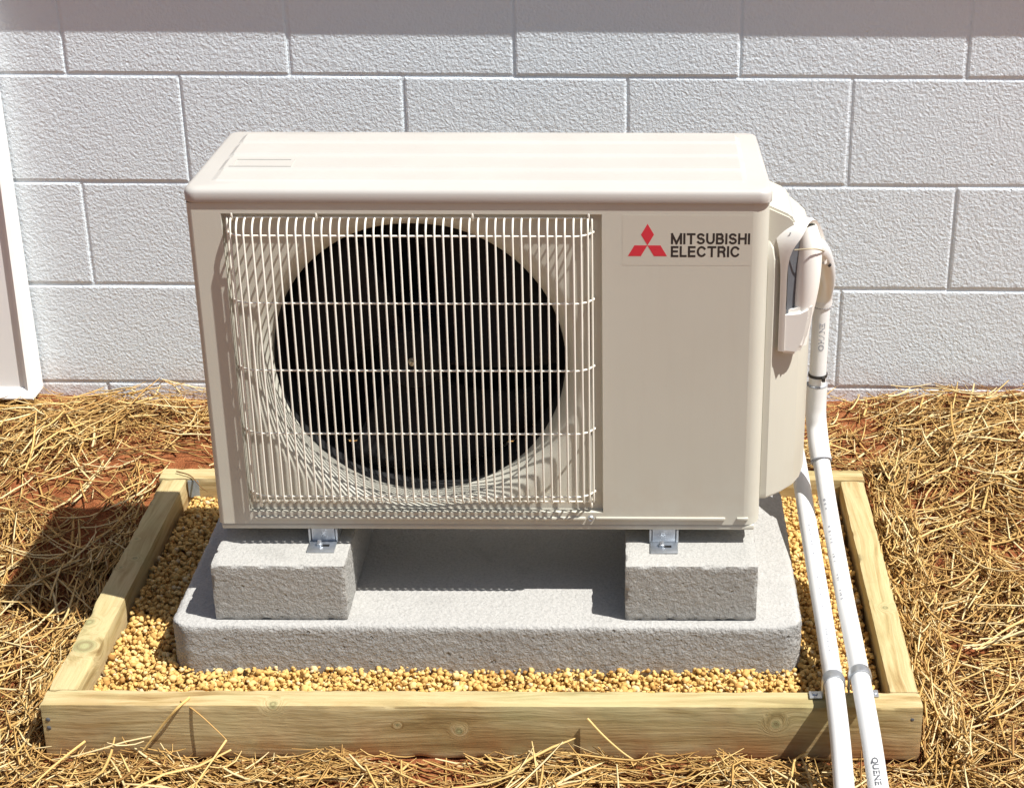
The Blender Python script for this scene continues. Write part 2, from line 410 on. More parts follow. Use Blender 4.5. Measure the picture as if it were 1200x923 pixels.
# ---- siding above the wall (its lower edge throws the shadow along the top course)
sid = empty('house_siding', (0, WY, .93), 'horizontal lap siding of the house above the block wall', 'siding')
sid.rotation_euler = (0, 0, -.0112)
for i in range(9):
    z = i*.19
    me = raw('siding_board', [(-2.65, -.0285, z), (2.65, -.0285, z), (2.65, -.012, z+.2), (-2.65, -.012, z+.2), (-2.65, .012, z), (2.65, .012, z), (2.65, .012, z+.2), (-2.65, .012, z+.2)],
             [(0, 1, 2, 3), (5, 4, 7, 6), (4, 5, 1, 0), (3, 2, 6, 7), (4, 0, 3, 7), (1, 5, 6, 2)], M['siding'])
    o = bpy.data.objects.new('siding_board', me); COL.objects.link(o); o.parent = sid
me = boxme('sheathing', (-2.65, .0125, -.02), (2.65, .15, 1.9), M['siding'])
o = bpy.data.objects.new('sheathing', me); COL.objects.link(o); o.parent = sid
eave = empty('sky_blocking_eave', (0, WY, 2.62), 'unseen roof eave added to keep sky light off the block wall', 'roof')  # eave added out of view to cut the sky light on the wall
eave.rotation_euler = (0, 0, -.0112)
for nm, lo, hi in (('added_soffit', (-2.8, -.300, 0), (2.8, .15, .02)), ('added_fascia', (-2.8, -.325, -.02), (2.8, -.3005, .16))):
    o = bpy.data.objects.new(nm, boxme(nm, lo, hi, M['siding'])); COL.objects.link(o); o.parent = eave
# ---- white access panel at the left
ap = empty('access_panel', (-1.32, .826, .10), 'white painted access panel with raised edges on the block wall', 'panel')
put('panel', prism('panel', [(.790, .112), (.824, .915), (.842, .915), (.838, .112)], M['trim'], (.764, 0, 0), (-1.72, 0, 0), (0, 1, 0), (0, 0, 1)), ap)
put('edge_trim', raw('edge_trim', [(-.957, .786, .112), (-.950, .782, .112), (-.943, .787, .112), (-.940, .838, .112), (-.957, .838, .112), (-.957, .820, .915), (-.950, .816, .915), (-.943, .821, .915), (-.940, .842, .915), (-.957, .842, .915)],
    [(0, 1, 6, 5), (1, 2, 7, 6), (2, 3, 8, 7), (3, 4, 9, 8), (4, 0, 5, 9), (4, 3, 2, 1, 0), (5, 6, 7, 8, 9)], M['trim']), ap)
put('bottom_trim', prism('bottom_trim', [(.838, .100), (.776, .100), (.773, .104), (.775, .109), (.788, .1205), (.838, .1205)], M['trim'], (.78, 0, 0), (-1.72, 0, 0), (0, 1, 0), (0, 0, 1)), ap)

# ================================================================ timber frame
fr = empty('timber_frame', (0, .15, 0), 'low rectangular frame of pale treated timber boards holding yellow gravel', 'frame')
FT, FB = .083, -.006
def board(lo, hi, mat, label=None):
    me = rough_box('board', lo, hi, .0025, .0065, [(14, .0012, 1), (70, .0004, 1)], mat, lo[0]*9, 0., True, .004)
    o = put('board', me, fr)
    if label: o['label'] = label
    return o
bf = board((FX0, FY0, FB), (FX1, FY0+.039, FT), M['wf'], 'front board, olive and reddish stained, facing the viewer')
bl = board((FX0+.001, FY0+.0405, FB+.001), (-.5785, .481, FT-.0012), M['wl'], 'left board with round green knot')
br = board((.5795, FY0+.0405, FB+.001), (FX1-.001, .481, FT-.001), M['wr'], 'right board with streaky yellow grain')
bb = board((-.628, .4825, FB), (FX1+.001, FY1, FT-.0005), M['wb'], 'back board behind the concrete pad')
for (x, z) in ((-.6124, .0578), (-.6127, .0440), (.6071, .0627)):
    put('nail_head', lathe('nail_head', (x, FY0+.001, z), (0, -1, 0), [(.0032, -.002), (.0034, .0006), (.0022, .0012)], M['dgrey'], 10), bf)
put('paper_tag', boxme('paper_tag', (-.577, .4812, .045), (-.558, .4823, .078), M['tag']), bb)

# ================================================================ pad and blocks
pad = put('equipment_pad', rough_box('equipment_pad', (-.469, -.083, .036), (.4635, .372, .128), .009, .0048, [(110, .0008, .2), (200, .0009, .1), (8, .0010, .5)], M['pad'], 1, .034))
tag(pad, 'wide flat grey concrete pad with rounded corners lying in the gravel', 'concrete pad')
cb1 = put('concrete_block', rough_box('concrete_block', (-.4025, -.0665, .1285), (-.2065, .330, .220), .0025, .0045, [(130, .0005, .3), (230, .0005, .2), (10, .0009, .5)], M['cmu'], 4, 0., True, .009))
tag(cb1, 'solid grey concrete block under the fan end of the unit, left', 'concrete block', 'solid blocks carrying the unit')
cb2 = put('concrete_block', rough_box('concrete_block', (.2015, -.0645, .1285), (.3955, .332, .220), .0025, .0045, [(130, .0005, .3), (230, .0005, .2), (10, .0009, .5)], M['cmu'], 8, 0., True, .009))
tag(cb2, 'solid grey concrete block under the logo end of the unit, right', 'concrete block', 'solid blocks carrying the unit')

# ================================================================ outdoor unit
ZB = .25
un = empty('outdoor_unit', (0, .14, .22), 'cream air conditioner outdoor unit with round fan behind a wire grille', 'air conditioner')
D = .285
# cabinet: sides, back, rounded front corners
plan = [(-.392+.008*math.sin(a)*-1, .008-.008*math.cos(a)) for a in np.linspace(0, math.pi/2, 5)]
plan += [(-.4, D-.012), (-.388, D), (.388, D), (.4, D-.012)]
plan += [(.376+.024*math.cos(a), .024-.024*math.sin(a)) for a in np.linspace(0, math.pi/2, 9)]
n = len(plan); vs = []; fs = []
for z in (ZB+.0035, ZB+.4992):
    vs += [(x, y, z) for x, y in plan]
for i in range(n-1): fs.append((i+1, i, n+i, n+i+1))
vs += [(.399, D-.01, ZB+.012), (-.399, D-.01, ZB+.012)]
me = raw('cabinet', vs[:2*n], fs, M['cream']); shade_auto(me, 50); put('cabinet', me, un)
# front panel with sunk field and bell mouth
RX0, RX1, RZ0, RZ1, RD = -.3525, .1690, ZB+.0235, ZB+.484, .010
fcx, fcz, ri = -.0970, ZB+.2450, .2115
ang = sorted(set([round(2*math.pi*i/120, 6) for i in range(120)]+[round(math.atan2(z-fcz, x-fcx) % (2*math.pi), 6) for x in (RX0, RX1) for z in (RZ0, RZ1)]))
vs = []; fs = []; rings = []
def ring(fn):
    s = len(vs)
    for a in ang: vs.append(fn(a))
    rings.append(s)
def edge(a):
    c, s = math.cos(a), math.sin(a); t = 9
    if c > 1e-9: t = min(t, (RX1-fcx)/c)
    if c < -1e-9: t = min(t, (RX0-fcx)/c)
    if s > 1e-9: t = min(t, (RZ1-fcz)/s)
    if s < -1e-9: t = min(t, (RZ0-fcz)/s)
    return t
def ro(a): return max(ri+.012, min(.247, edge(a)-.004))
ring(lambda a: (fcx+math.cos(a)*edge(a), 0, fcz+math.sin(a)*edge(a)))
ring(lambda a: (fcx+math.cos(a)*(edge(a)-.0015), RD-.001, fcz+math.sin(a)*(edge(a)-.0015)))
ring(lambda a: (fcx+math.cos(a)*(edge(a)-.002), RD, fcz+math.sin(a)*(edge(a)-.002)))
for t in np.linspace(0, 1, 9):
    ring(lambda a, t=t: (fcx+math.cos(a)*(ri+(ro(a)-ri)*(1-math.sin(t*math.pi/2))), RD+.046*(1-math.cos(t*math.pi/2)), fcz+math.sin(a)*(ri+(ro(a)-ri)*(1-math.sin(t*math.pi/2)))))
m_ = len(ang)
for a, b in zip(rings[:-1], rings[1:]):
    for i in range(m_): fs.append((a+i, a+(i+1) % m_, b+(i+1) % m_, b+i))
# the flat frame round the sunk field, cut to the panel outline
PX0, PX1, PZ0, PZ1 = -.392, .376, ZB+.0035, ZB+.4992
s = len(vs); vs += [(PX0, 0, PZ0), (PX1, 0, PZ0), (PX1, 0, PZ1), (PX0, 0, PZ1), (RX0, 0, RZ0), (RX1, 0, RZ0), (RX1, 0, RZ1), (RX0, 0, RZ1)]
fs += [(s, s+1, s+5, s+4), (s+1, s+2, s+6, s+5), (s+2, s+3, s+7, s+6), (s+3, s, s+4, s+7)]
me = raw('front_panel', vs, fs, M['cream']); bm = bmesh.new(); bm.from_mesh(me); bmesh.ops.recalc_face_normals(bm, faces=bm.faces[:]); bm.to_mesh(me); bm.free(); shade_auto(me, 40)
put('front_panel', me, un)
put('fan_shroud', (lambda m: m)(raw('fan_shroud', [(fcx+math.cos(a)*(ri+.0005), y, fcz+math.sin(a)*(ri+.0005)) for y in (.0555, .135) for a in np.linspace(0, 2*math.pi, 73)[:-1]],
    [(i, (i+1) % 72, 72+(i+1) % 72, 72+i) for i in range(72)], M['black'], True)), un)
# coil behind the fan: fins
cf = [boxme('c', (-.36, .262, ZB+.02), (.20, .278, ZB+.49), M['coil'])]
cf += [boxme('c', (x, .256, ZB+.02), (x+.002, .263, ZB+.49), M['coil']) for x in np.arange(-.355, .19, .012)]
put('heat_exchanger', merge('heat_exchanger', cf, M['coil']), un)
put('motor_bracket', merge('motor_bracket', [boxme('c', (fcx-.06, .20, ZB+.02), (fcx-.045, .215, ZB+.49), M['dgrey']), boxme('c', (fcx+.045, .20, ZB+.02), (fcx+.06, .215, ZB+.49), M['dgrey']),
    boxme('c', (fcx-.05, .16, fcz-.05), (fcx+.05, .215, fcz+.05), M['dgrey'], .01)], M['coil']), un)
fan = put('fan', lathe('fan', (fcx-.012, .135, fcz-.006), (0, -1, 0), [(.05, 0), (.052, .03), (.050, .055), (.044, .066), (.03, .071), (.012, .073)], M['black'], 32), un)
put('hub_nut', lathe('hub_nut', (fcx-.012, .062, fcz-.006), (0, -1, 0), [(.0062, 0), (.0062, .004), (.004, .006), (.0035, .011)], M['brass'], 8), fan)
for b in range(3):
    vs = []; fs = []; nr, na = 9, 14; a0 = b*2*math.pi/3+.4
    for off in (0, .003):
        for i in range(nr+1):
            r = .046+(.201-.046)*i/nr; span = math.radians(72+34*i/nr); sweep = math.radians(26)*(i/nr)
            for j in range(na+1):
                t = j/na; a = a0+sweep+span*(t-.5); y = .076+.052*t+off+.006*math.sin(t*math.pi)
                vs.append((fcx-.012*(1-i/nr)+math.cos(a)*r, y, fcz-.006*(1-i/nr)+math.sin(a)*r))
    L = (nr+1)*(na+1)
    for i in range(nr):
        for j in range(na):
            p = i*(na+1)+j; f = (p, p+1, p+na+2, p+na+1); fs.append(f); fs.append(tuple(L+k for k in reversed(f)))
    for i in range(nr):
        p = i*(na+1); fs.append((p, p+na+1, L+p+na+1, L+p)); p += na; fs.append((p+na+1, p, L+p, L+p+na+1))
    for j in range(na):
        p = nr*(na+1)+j; fs.append((p, p+1, L+p+1, L+p))
    put('fan_blade', raw('fan_blade', vs, fs, M['black'], True), fan)
# base pan
bp = put('base_pan', boxme('base_pan', (-.3965, .0012, ZB-.006), (.3925, D-.002, ZB+.0030), M['cream'], .0025), un)
for (x0, x1) in ((-.345, .143), (.158, .349), (.366, .383)):
    put('rib', boxme('rib', (x0, -.0028, ZB+.0118), (x1, .002, ZB+.0165), M['cream'], .0012), bp)
put('screw', lathe('screw', (.1505, .0005, ZB+.0140), (0, -1, 0), [(.0048, 0), (.0048, .0014), (.0034, .003), (.0015, .0022)], M['galv'], 12), bp)
# lid
lp = []
for cx_, cy_, a0 in ((.385, .015, -90), (.385, D-.010, 0), (-.385, D-.010, 90), (-.385, .015, 180)):
    rr_ = .0175 if cy_ < .1 else .012
    lp += [(cx_+rr_*math.cos(math.radians(a0+90*i/6)), cy_+rr_*math.sin(math.radians(a0+90*i/6))) for i in range(7)]
vs = []; fs = []; ln_ = len(lp)
for z, ins in ((.5, .0004), (.5008, 0), (.5125, 0), (.5160, .0012), (.5185, .0036), (.5200, .0075)):
    for x, y in lp:
        d = Vector((x, y-.14)); k_ = Vector((math.copysign(1, x), math.copysign(1, y-.14))); vs.append((x-k_.x*ins, y-k_.y*ins, ZB+z))
for i in range(5):
    for j in range(ln_): fs.append((i*ln_+j, i*ln_+(j+1) % ln_, (i+1)*ln_+(j+1) % ln_, (i+1)*ln_+j))
fs.append(tuple(range(ln_-1, -1, -1))); fs.append(tuple(5*ln_+j for j in range(ln_)))
me = raw('top_panel', vs, fs, M['lid']); shade_auto(me, 35)
lid = put('top_panel', me, un)
prof = [(.030, 0), (.034, .0022), (.080, .0022), (.083, .0050), (.128, .0050), (.132, .0022), (.150, .0022), (.153, .0050), (.200, .0050), (.204, .0022), (.216, .0022), (.219, .0050), (.252, .0050), (.262, .0)]
zt = ZB+.5199; vs = []; fs = []; pn = len(prof)
for (x, k) in ((-.370, 0), (-.362, 1), (.362, 1), (.370, 0)):
    vs += [(x, y, zt+h*k) for y, h in prof]
for i in range(3):
    for j in range(pn-1): fs.append((i*pn+j, (i+1)*pn+j, (i+1)*pn+j+1, i*pn+j+1))
me = raw('ridged_field', vs, fs, M['lid']); bm = bmesh.new(); bm.from_mesh(me); bmesh.ops.recalc_face_normals(bm, faces=bm.faces[:]); bm.to_mesh(me); bm.free(); shade_auto(me, 12)
put('ridged_field', me, lid)
ez = zt+.0046; em = []
for lo, hi in (((-.355, .0835), (-.268, .0875)), ((-.355, .1165), (-.268, .1205)), ((-.355, .0875), (-.350, .1165)), ((-.273, .0875), (-.268, .1165))):
    em.append(boxme('e', (lo[0], lo[1], ez), (hi[0], hi[1], ez+.0016), M['lid']))
put('embossed_frame', merge('embossed_frame', em, M['lid']), lid)
# nameplate, logo, lettering
npl = put('nameplate', boxme('nameplate', (.197, -.00012, ZB+.4105), (.3745, .0006, ZB+.4835), M['plate']), un)
lc = (.2317, ZB+.4397); L = .0312; w = L/math.sqrt(3)/2
for k in range(3):
    a = math.pi/2+k*2*math.pi/3; d = (math.cos(a), math.sin(a)); t = (-d[1], d[0])
    poly = [(lc[0], lc[1]), (lc[0]+d[0]*L/2+t[0]*w, lc[1]+d[1]*L/2+t[1]*w), (lc[0]+d[0]*L, lc[1]+d[1]*L), (lc[0]+d[0]*L/2-t[0]*w, lc[1]+d[1]*L/2-t[1]*w)]
    put('logo_diamond', prism('logo_diamond', poly, M['red'], (0, .0003, 0), (0, -.00026, 0)), npl)
GL = {'M': (1.05, [[(0, 0), (0, 1)], [(.0, 1), (.525, .0)], [(.525, 0), (1.05, 1)], [(1.05, 1), (1.05, 0)]]), 'I': (0, [[(0, 0), (0, 1)]]), 'T': (.78, [[(0, 1), (.78, 1)], [(.39, 1), (.39, 0)]]),
  'H': (.76, [[(0, 0), (0, 1)], [(.76, 0), (.76, 1)], [(0, .52), (.76, .52)]]), 'E': (.62, [[(0, 0), (0, 1)], [(0, 1), (.62, 1)], [(0, .52), (.56, .52)], [(0, 0), (.62, 0)]]), 'L': (.56, [[(0, 1), (0, 0)], [(0, 0), (.56, 0)]])}
def arcp(cx_, cy_, rx, ry, a0, a1, n_=10): return [(cx_+rx*math.cos(math.radians(a0+(a1-a0)*i/n_)), cy_+ry*math.sin(math.radians(a0+(a1-a0)*i/n_))) for i in range(n_+1)]
GL['U'] = (.76, [[(0, 1)]+arcp(.38, .36, .38, .36, 180, 360)+[(.76, 1)]])
GL['S'] = (.72, [arcp(.36, .755, .33, .245, 30, 270, 14)[:-1]+[(.36, .51)]+arcp(.36, .255, .36, .255, 90, -150, 14)])
GL['C'] = (.82, [arcp(.43, .5, .43, .5, 40, 320, 20)])
GL['B'] = (.70, [[(0, 0), (0, 1)], [(0, 1), (.42, 1)]+arcp(.42, .765, .22, .235, 90, -90)+[(0, .53)], [(.42, .53)]+arcp(.42, .265, .28, .265, 90, -90)+[(0, 0)]])
GL['R'] = (.70, [[(0, 0), (0, 1)], [(0, 1), (.42, 1)]+arcp(.42, .745, .26, .255, 90, -90)+[(0, .49)], [(.40, .49), (.58, .40), (.64, .20), (.67, 0)]])
def letter(ch, x, z, sx, sz, th, y):
    """one drawn capital: strokes of even width, squared ends"""
    vs = []; fs = []
    for k, stk in enumerate(GL[ch][1]):
        P = [Vector((x+a*sx, z+th/2+b*(sz-th))) for a, b in stk]; n_ = len(P); b0 = len(vs)
        for i, p in enumerate(P):
            d0 = (P[i]-P[i-1]).normalized() if i else (P[1]-P[0]).normalized(); d1 = (P[i+1]-P[i]).normalized() if i < n_-1 else d0
            t = (d0+d1).normalized(); nn = Vector((-t.y, t.x))*(th/2/max(.5, t.dot(d0))); e = 0
            pp = p-(t*th/2 if i == 0 else Vector((0, 0)))+(t*th/2 if i == n_-1 else Vector((0, 0)))
            yy = y-.00002*k; vs += [(pp.x-nn.x, yy, pp.y-nn.y), (pp.x+nn.x, yy, pp.y+nn.y)]
        fs += [(b0+2*i, b0+2*i+2, b0+2*i+3, b0+2*i+1) for i in range(n_-1)]
    return raw('letter', vs, fs, M['ink'])
for body, x1, z0, z1 in (('MITSUBISHI', .3728, .4415, .4575), ('ELECTRIC', .3590, .4228, .4388)):
    th = .0030; sz = z1-z0; gap = .0016; wsum = sum(GL[c][0] for c in body); sx = (x1-.2640-th*len(body)-gap*(len(body)-1))/wsum; x = .2640+th/2
    for c in body:
        put('letter', letter(c, x, ZB+z0, sx, sz, th, -.00022), npl); x += GL[c][0]*sx+th+gap
# grille
GY = -.0185; WR = .00148
xsw = list(np.arange(-.3200, .1345, .01185)); xl, xr = xsw[0], xsw[-1]
side = [(.0105, .0025), (.0195, .0085), (.0250, .0175)]
gx = [(xl-d, GY+b) for d, b in reversed(side)]+[(x, GY) for x in xsw]+[(xr+d, GY+b) for d, b in side]
zt0, zt1, zb1, zb0 = ZB+.4775, ZB+.4600, ZB+.0545, ZB+.0400
gpath = [(xl-.028, RD, 0), (xl-.0268, -.001, 0)]+[(xl-d, GY+b, 0) for d, b in reversed(side)]+[(xl-.003, GY, 0), (xr+.003, GY, 0)]+[(xr+d, GY+b, 0) for d, b in side]+[(xr+.0268, -.001, 0), (xr+.028, RD, 0)]
def loop_path(ins, z): return [(x+(ins if x < 0 else -ins)*(1 if abs(x-fcx) > .2 else 0), y, z) for x, y, _ in gpath]
fpts = [(xl-.022, .004, zt0), (xr+.022, .004, zt0), (xr+.022, .004, zb0), (xl-.022, .004, zb0)]
fm = [tubeme('t', [fpts[0], fpts[1], fpts[2], fpts[3]], WR*1.1, M['wire'], 8, True)]
for hx in (-.338, -.222, -.008, .151):
    fm.append(tubeme('t', catmull([(hx, .004, zt0-.004), (hx, .001, zt0+.004), (hx, .003, zt0+.009), (hx, .0095, zt0+.0105)], 4), WR*1.2, M['wire'], 8))
for hx in (-.335, .152):
    fm.append(tubeme('t', catmull([(hx, .004, zb0+.004), (hx, .001, zb0-.004), (hx, .004, zb0-.009), (hx, .0095, zb0-.010)], 4), WR*1.2, M['wire'], 8))
gr = put('fan_grille', merge('fan_grille', fm, M['wire']), un)
for (x, yf) in gx:
    dp = .004-yf
    path = [(x, .004, zt0), (x, yf+dp*.55, zt0-.0025), (x, yf+dp*.15, zt1+.006), (x, yf, zt1-.004)]
    path = catmull(path, 4)+catmull([(x, yf, zb1+.004), (x, yf+dp*.15, zb1-.005), (x, yf+dp*.55, zb0+.0025), (x, .004, zb0)], 4)
    put('wire', tubeme('wire', path, WR, M['wire'], 8), gr)
for z in (ZB+.4575, ZB+.3590, ZB+.2575, ZB+.1590, ZB+.0575):
    ps = [(x, y+.0026, z) for x, y, _ in gpath]
    put('wire', tubeme('wire', [ps[0], ps[1]]+catmull(ps[2:6], 4)+catmull(ps[6:10], 4)+[ps[-2], ps[-1]], WR, M['wire'], 8), gr)
# feet
for fx, nm in ((-.2475, 'l'), (.2590, 'r')):
    ft = put('foot', prism('foot', [(-.0215, 0), (.0215, 0), (.0215, .0232), (.0185, .0232), (.0185, .0032), (-.0185, .0032), (-.0185, .0232), (-.0215, .0232)], M['galv'], (0, .29, 0), (fx, .002, .2205)), un)
    tp = [boxme('t', (fx-.0205, -.0285, .2205), (fx+.0205, .0015, .2235), M['galv'], .0012), boxme('t', (fx-.017, .0035, .2236), (fx+.017, .0065, .2436), M['galv'])]
    put('foot_plate', merge('foot_plate', tp, M['galv']), ft)
    put('slot', boxme('slot', (fx-.002, -.0150, .2232), (fx+.011, -.0085, .2238), M['black']), ft)
    put('bolt', lathe('bolt', (fx-.0035, -.011, .2235), (0, 0, 1), [(.0052, 0), (.0052, .0035), (.0035, .0045), (.003, .0085)], M['galv'], 6), ft)
# valve cover: lofted side bulge
pl = [(.001, .027), (.004, .0245), (.013, .0245), (.036, .043), (.056, .066), (.068, .090), (.076, .12), (.080, .16), (.080, .25), (.070, .268), (.0, .275)]
lv = [(.285, .92), (.288, .985), (.294, 1), (.640, 1), (.660, .93), (.676, .70), (.684, .46), (.688, .30)]
vs = []; fs = []; pn = len(pl)
for z, k in lv: vs += [(.397+x*k, y+(1-k)*.012, z) for x, y in pl]
for i in range(len(lv)-1):
    for j in range(pn-1): fs.append((i*pn+j, i*pn+j+1, (i+1)*pn+j+1, (i+1)*pn+j))
fs.append(tuple(range(pn-1, -1, -1))); fs.append(tuple((len(lv)-1)*pn+j for j in range(pn)))
me = raw('valve_cover', vs, fs, M['cream']); shade_auto(me, 14)
vc = put('valve_cover', me, un)
put('cover_top', prism('cover_top', [(.397, .60), (.437, .60), (.4395, .708), (.437, .716), (.430, .7225), (.397, .7375)], M['cream'], (0, .135, 0), (0, .032, 0), bev=.0035), vc)
H0 = Vector((.424, .024, 0)); HT = Vector((.517, .855, 0)); HN = Vector((.855, -.517, 0))
def hp(u, z, n_=0.): return H0+HT*u+HN*n_+Vector((0, 0, z))
arch = catmull([(.0, .523, 0), (.0, .60, 0), (.0, .665, 0), (.006, .693, 0), (.022, .711, 0), (.045, .708, 0), (.066, .688, 0), (.080, .663, 0), (.088, .632, 0)], 4)
vs = []; fs = []
for i, p in enumerate(arch):
    a = arch[max(0, i-1)]; b = arch[min(len(arch)-1, i+1)]; t = (b-a).normalized(); nrm = Vector((t.y, -t.x))*.0035
    lip = .003+.019*float(smooth01((i/len(arch)-.18)/.25)); bk = -.004-.016*float(smooth01((i/len(arch)-.18)/.25))
    vs += [hp(p.x-nrm.x, p.y-nrm.y, bk), hp(p.x+nrm.x, p.y+nrm.y, bk), hp(p.x+nrm.x*.8, p.y+nrm.y*.8, lip), hp(p.x-nrm.x*.4, p.y-nrm.y*.4, lip+.002), hp(p.x-nrm.x, p.y-nrm.y, lip-.004)]
for i in range(len(arch)-1):
    for j in range(5): fs.append((i*5+j, i*5+(j+1) % 5, (i+1)*5+(j+1) % 5, (i+1)*5+j))
fs.append((4, 3, 2, 1, 0)); e = (len(arch)-1)*5; fs.append((e, e+1, e+2, e+3, e+4))
me = raw('pipe_hood', vs, fs, M['white']); bm = bmesh.new(); bm.from_mesh(me); bmesh.ops.recalc_face_normals(bm, faces=bm.faces[:]); bm.to_mesh(me); bm.free(); shade_auto(me, 50)
hood = put('pipe_hood', me, vc)
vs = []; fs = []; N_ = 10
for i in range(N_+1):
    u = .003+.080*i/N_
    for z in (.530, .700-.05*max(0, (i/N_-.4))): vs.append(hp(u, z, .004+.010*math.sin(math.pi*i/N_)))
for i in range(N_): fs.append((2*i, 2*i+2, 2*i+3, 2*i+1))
put('opening_dark_sheet', raw('opening_dark_sheet', vs, fs, M['dgrey'], True), hood)  # dark sheet over the cover, painting in the shade inside the hood
put('pocket', prism('pocket', [(.4215, .519), (.449, .516), (.459, .540), (.465, .572), (.466, .596), (.446, .586), (.4215, .584)], M['white'], (0, .050, 0), (0, .021, 0), bev=.006), hood)
put('line_sleeve', tubeme('line_sleeve', catmull([hp(.040, .70, .012), hp(.038, .67, .018), hp(.034, .62, .019), hp(.030, .57, .016), hp(.026, .53, .012)], 6), [.0145+.0045*math.sin(math.pi*min(1, i/18)) for i in range(25)], M['pvc2'], 16), vc)

# ================================================================ conduits
PR = .0139
RUN1 = [(0.5119, 0.29, 0.2728), (0.5139, 0.265, 0.2511), (0.5188, 0.23, 0.2224), (0.523, 0.19, 0.1925), (0.5307, 0.125, 0.1482), (0.5341, 0.01, 0.1239), (0.5359, -0.115, 0.1126), (0.5345, -0.2, 0.1132), (0.5366, -0.3, 0.0944), (0.5349, -0.4, 0.0844)]
RUN2 = [(0.4922, 0.36, 0.1727), (0.4905, 0.26, 0.1759), (0.4913, 0.155, 0.1621), (0.4946, 0.05, 0.1377), (0.4986, -0.055, 0.1114), (0.4991, -0.13, 0.1003), (0.4969, -0.195, 0.1069), (0.4948, -0.3, 0.0942), (0.4902, -0.4, 0.0842)]
def ringband(name, c, ax, r, wd, mat, parent, th=.0012):
    return put(name, lathe(name, c, ax, [(r-.001, -wd/2), (r+th, -wd/2), (r+th, wd/2), (r-.001, wd/2)], mat, 24), parent)
c1 = empty('conduit_pipe', (.515, 0, .06), 'white plastic conduit rising from the gravel into the side hood of the unit', 'pipe')
vert = [(.5105, .300, .500), (.5098, .300, .42), (.5092, .300, .330)]
put('riser', tubeme('riser', vert, PR, M['pvc'], 24), c1)
run = catmull(RUN1+[(.5350, -.560, .055), (.530, -.85, .028), (.52, -1.2, .022)], 6)
put('run', tubeme('run', run, PR, M['pvc'], 24), c1)
put('elbow', tubeme('elbow', catmull([(.5094, .300, .348), (.5092, .300, .318), (.5096, .298, .296), RUN1[0], RUN1[1], [(a_+b_)/2 for a_, b_ in zip(RUN1[1], RUN1[2])]], 5), [PR+.0030]*26, M['pvc'], 24), c1)
put('elbow', tubeme('elbow', catmull([hp(.046, .690, .010), hp(.050, .672, .016), (.4800, .098, .645), (.4955, .165, .598), (.5070, .245, .548), (.5105, .292, .510), (.5105, .300, .486)], 5), [.0160]*31, M['pvc'], 24), c1)
ringband('joint_line', (.5105, .300, .4855), (.0, .0, 1), .0158, .0025, M['greyink'], c1, .0004)
ringband('joint_line', (.5094, .300, .3485), (.0, 0, 1), PR+.0028, .002, M['greyink'], c1, .0004)
e0, e1 = Vector(RUN1[1]), Vector(RUN1[2])
ringband('joint_line', (e0+e1)/2, (e1-e0), PR+.0028, .002, M['greyink'], c1, .0004)
tie = ringband('cable_tie', (.5096, .300, .3660), (0, 0, 1), PR+.0006, .0045, M['ink'], c1, .0012)
put('tie_head', boxme('tie_head', (.5145, .2800, .3605), (.5200, .2850, .3682), M['ink'], .001), tie)
wpts = catmull([hp(.004, .676, .012), hp(.02, .677, .034), hp(.042, .668, .039), (.4860, .098, .646), (.4960, .110, .6235)], 5)
w1 = put('tie_wire', tubeme('tie_wire', wpts, .0011, M['brass'], 8), c1)
put('wire_end', lathe('wire_end', (.4965, .110, .6220), (.6, 0, -.6), [(.001, -.003), (.003, -.001), (.003, .002), (.001, .003)], M['ink'], 8), w1)
c2 = empty('conduit_pipe', (.499, .1, .05), 'white plastic conduit passing under the side cover beside the concrete pad', 'pipe')
run2 = catmull([(0.5133, 0.8, 0.0912), (0.5017, 0.56, 0.1328)]+RUN2+[(.484, -.56, .055), (.474, -.85, .028), (.462, -1.2, .022)], 6)
put('run', tubeme('run', run2, PR, M['pvc'], 24), c2)
def on_pipe(path, s0):
    """point, direction at arc length s0 along path"""
    s = 0
    for a, b in zip(path[:-1], path[1:]):
        l = (b-a).length
        if s+l >= s0: return a+(b-a)*((s0-s)/l), (b-a).normalized()
        s += l
def arc_at_y(path, y):
    s = 0
    for a, b in zip(path[:-1], path[1:]):
        l = (b-a).length
        if min(a.y, b.y) <= y <= max(a.y, b.y): return s+l*abs((y-a.y)/(b.y-a.y+1e-9))
        s += l
    return s
def print_on(me, path, s0, r, ang0):
    """wrap flat lettering (x along the pipe, z round it) onto the pipe; ang0 = 0 on top, + towards +x"""
    co = np.empty(len(me.vertices)*3, 'f'); me.vertices.foreach_get('co', co); co = co.reshape(-1, 3); out = []
    for x, _, z in co:
        p, t = on_pipe(path, s0+float(x)); up = Vector((0, 0, 1)) if abs(t.z) < .9 else Vector((0, -1, 0))
        up = (up-t*up.dot(t)).normalized(); rt = up.cross(t) if False else Vector((1, 0, 0))
        rt = (rt-t*rt.dot(t)-up*rt.dot(up)).normalized(); a = ang0+z/r
        out.append(p+(up*math.cos(a)+rt*math.sin(a))*(r+.00025))
    me.vertices.foreach_set('co', np.array([tuple(v) for v in out], 'f').ravel()); me.update(); return me
vpath = [Vector(v) for v in vert]
put('print', print_on(textme('print', 'ENVHO', M['greyink'], .040, .088, -.0048, .0048, .035), vpath, 0, PR, .1), c1)
put('print', print_on(textme('print', 'QUENE', M['dgrey'], 0, .050, -.0052, .0052, .035), run, arc_at_y(run, -.362), PR, -.18), c1)
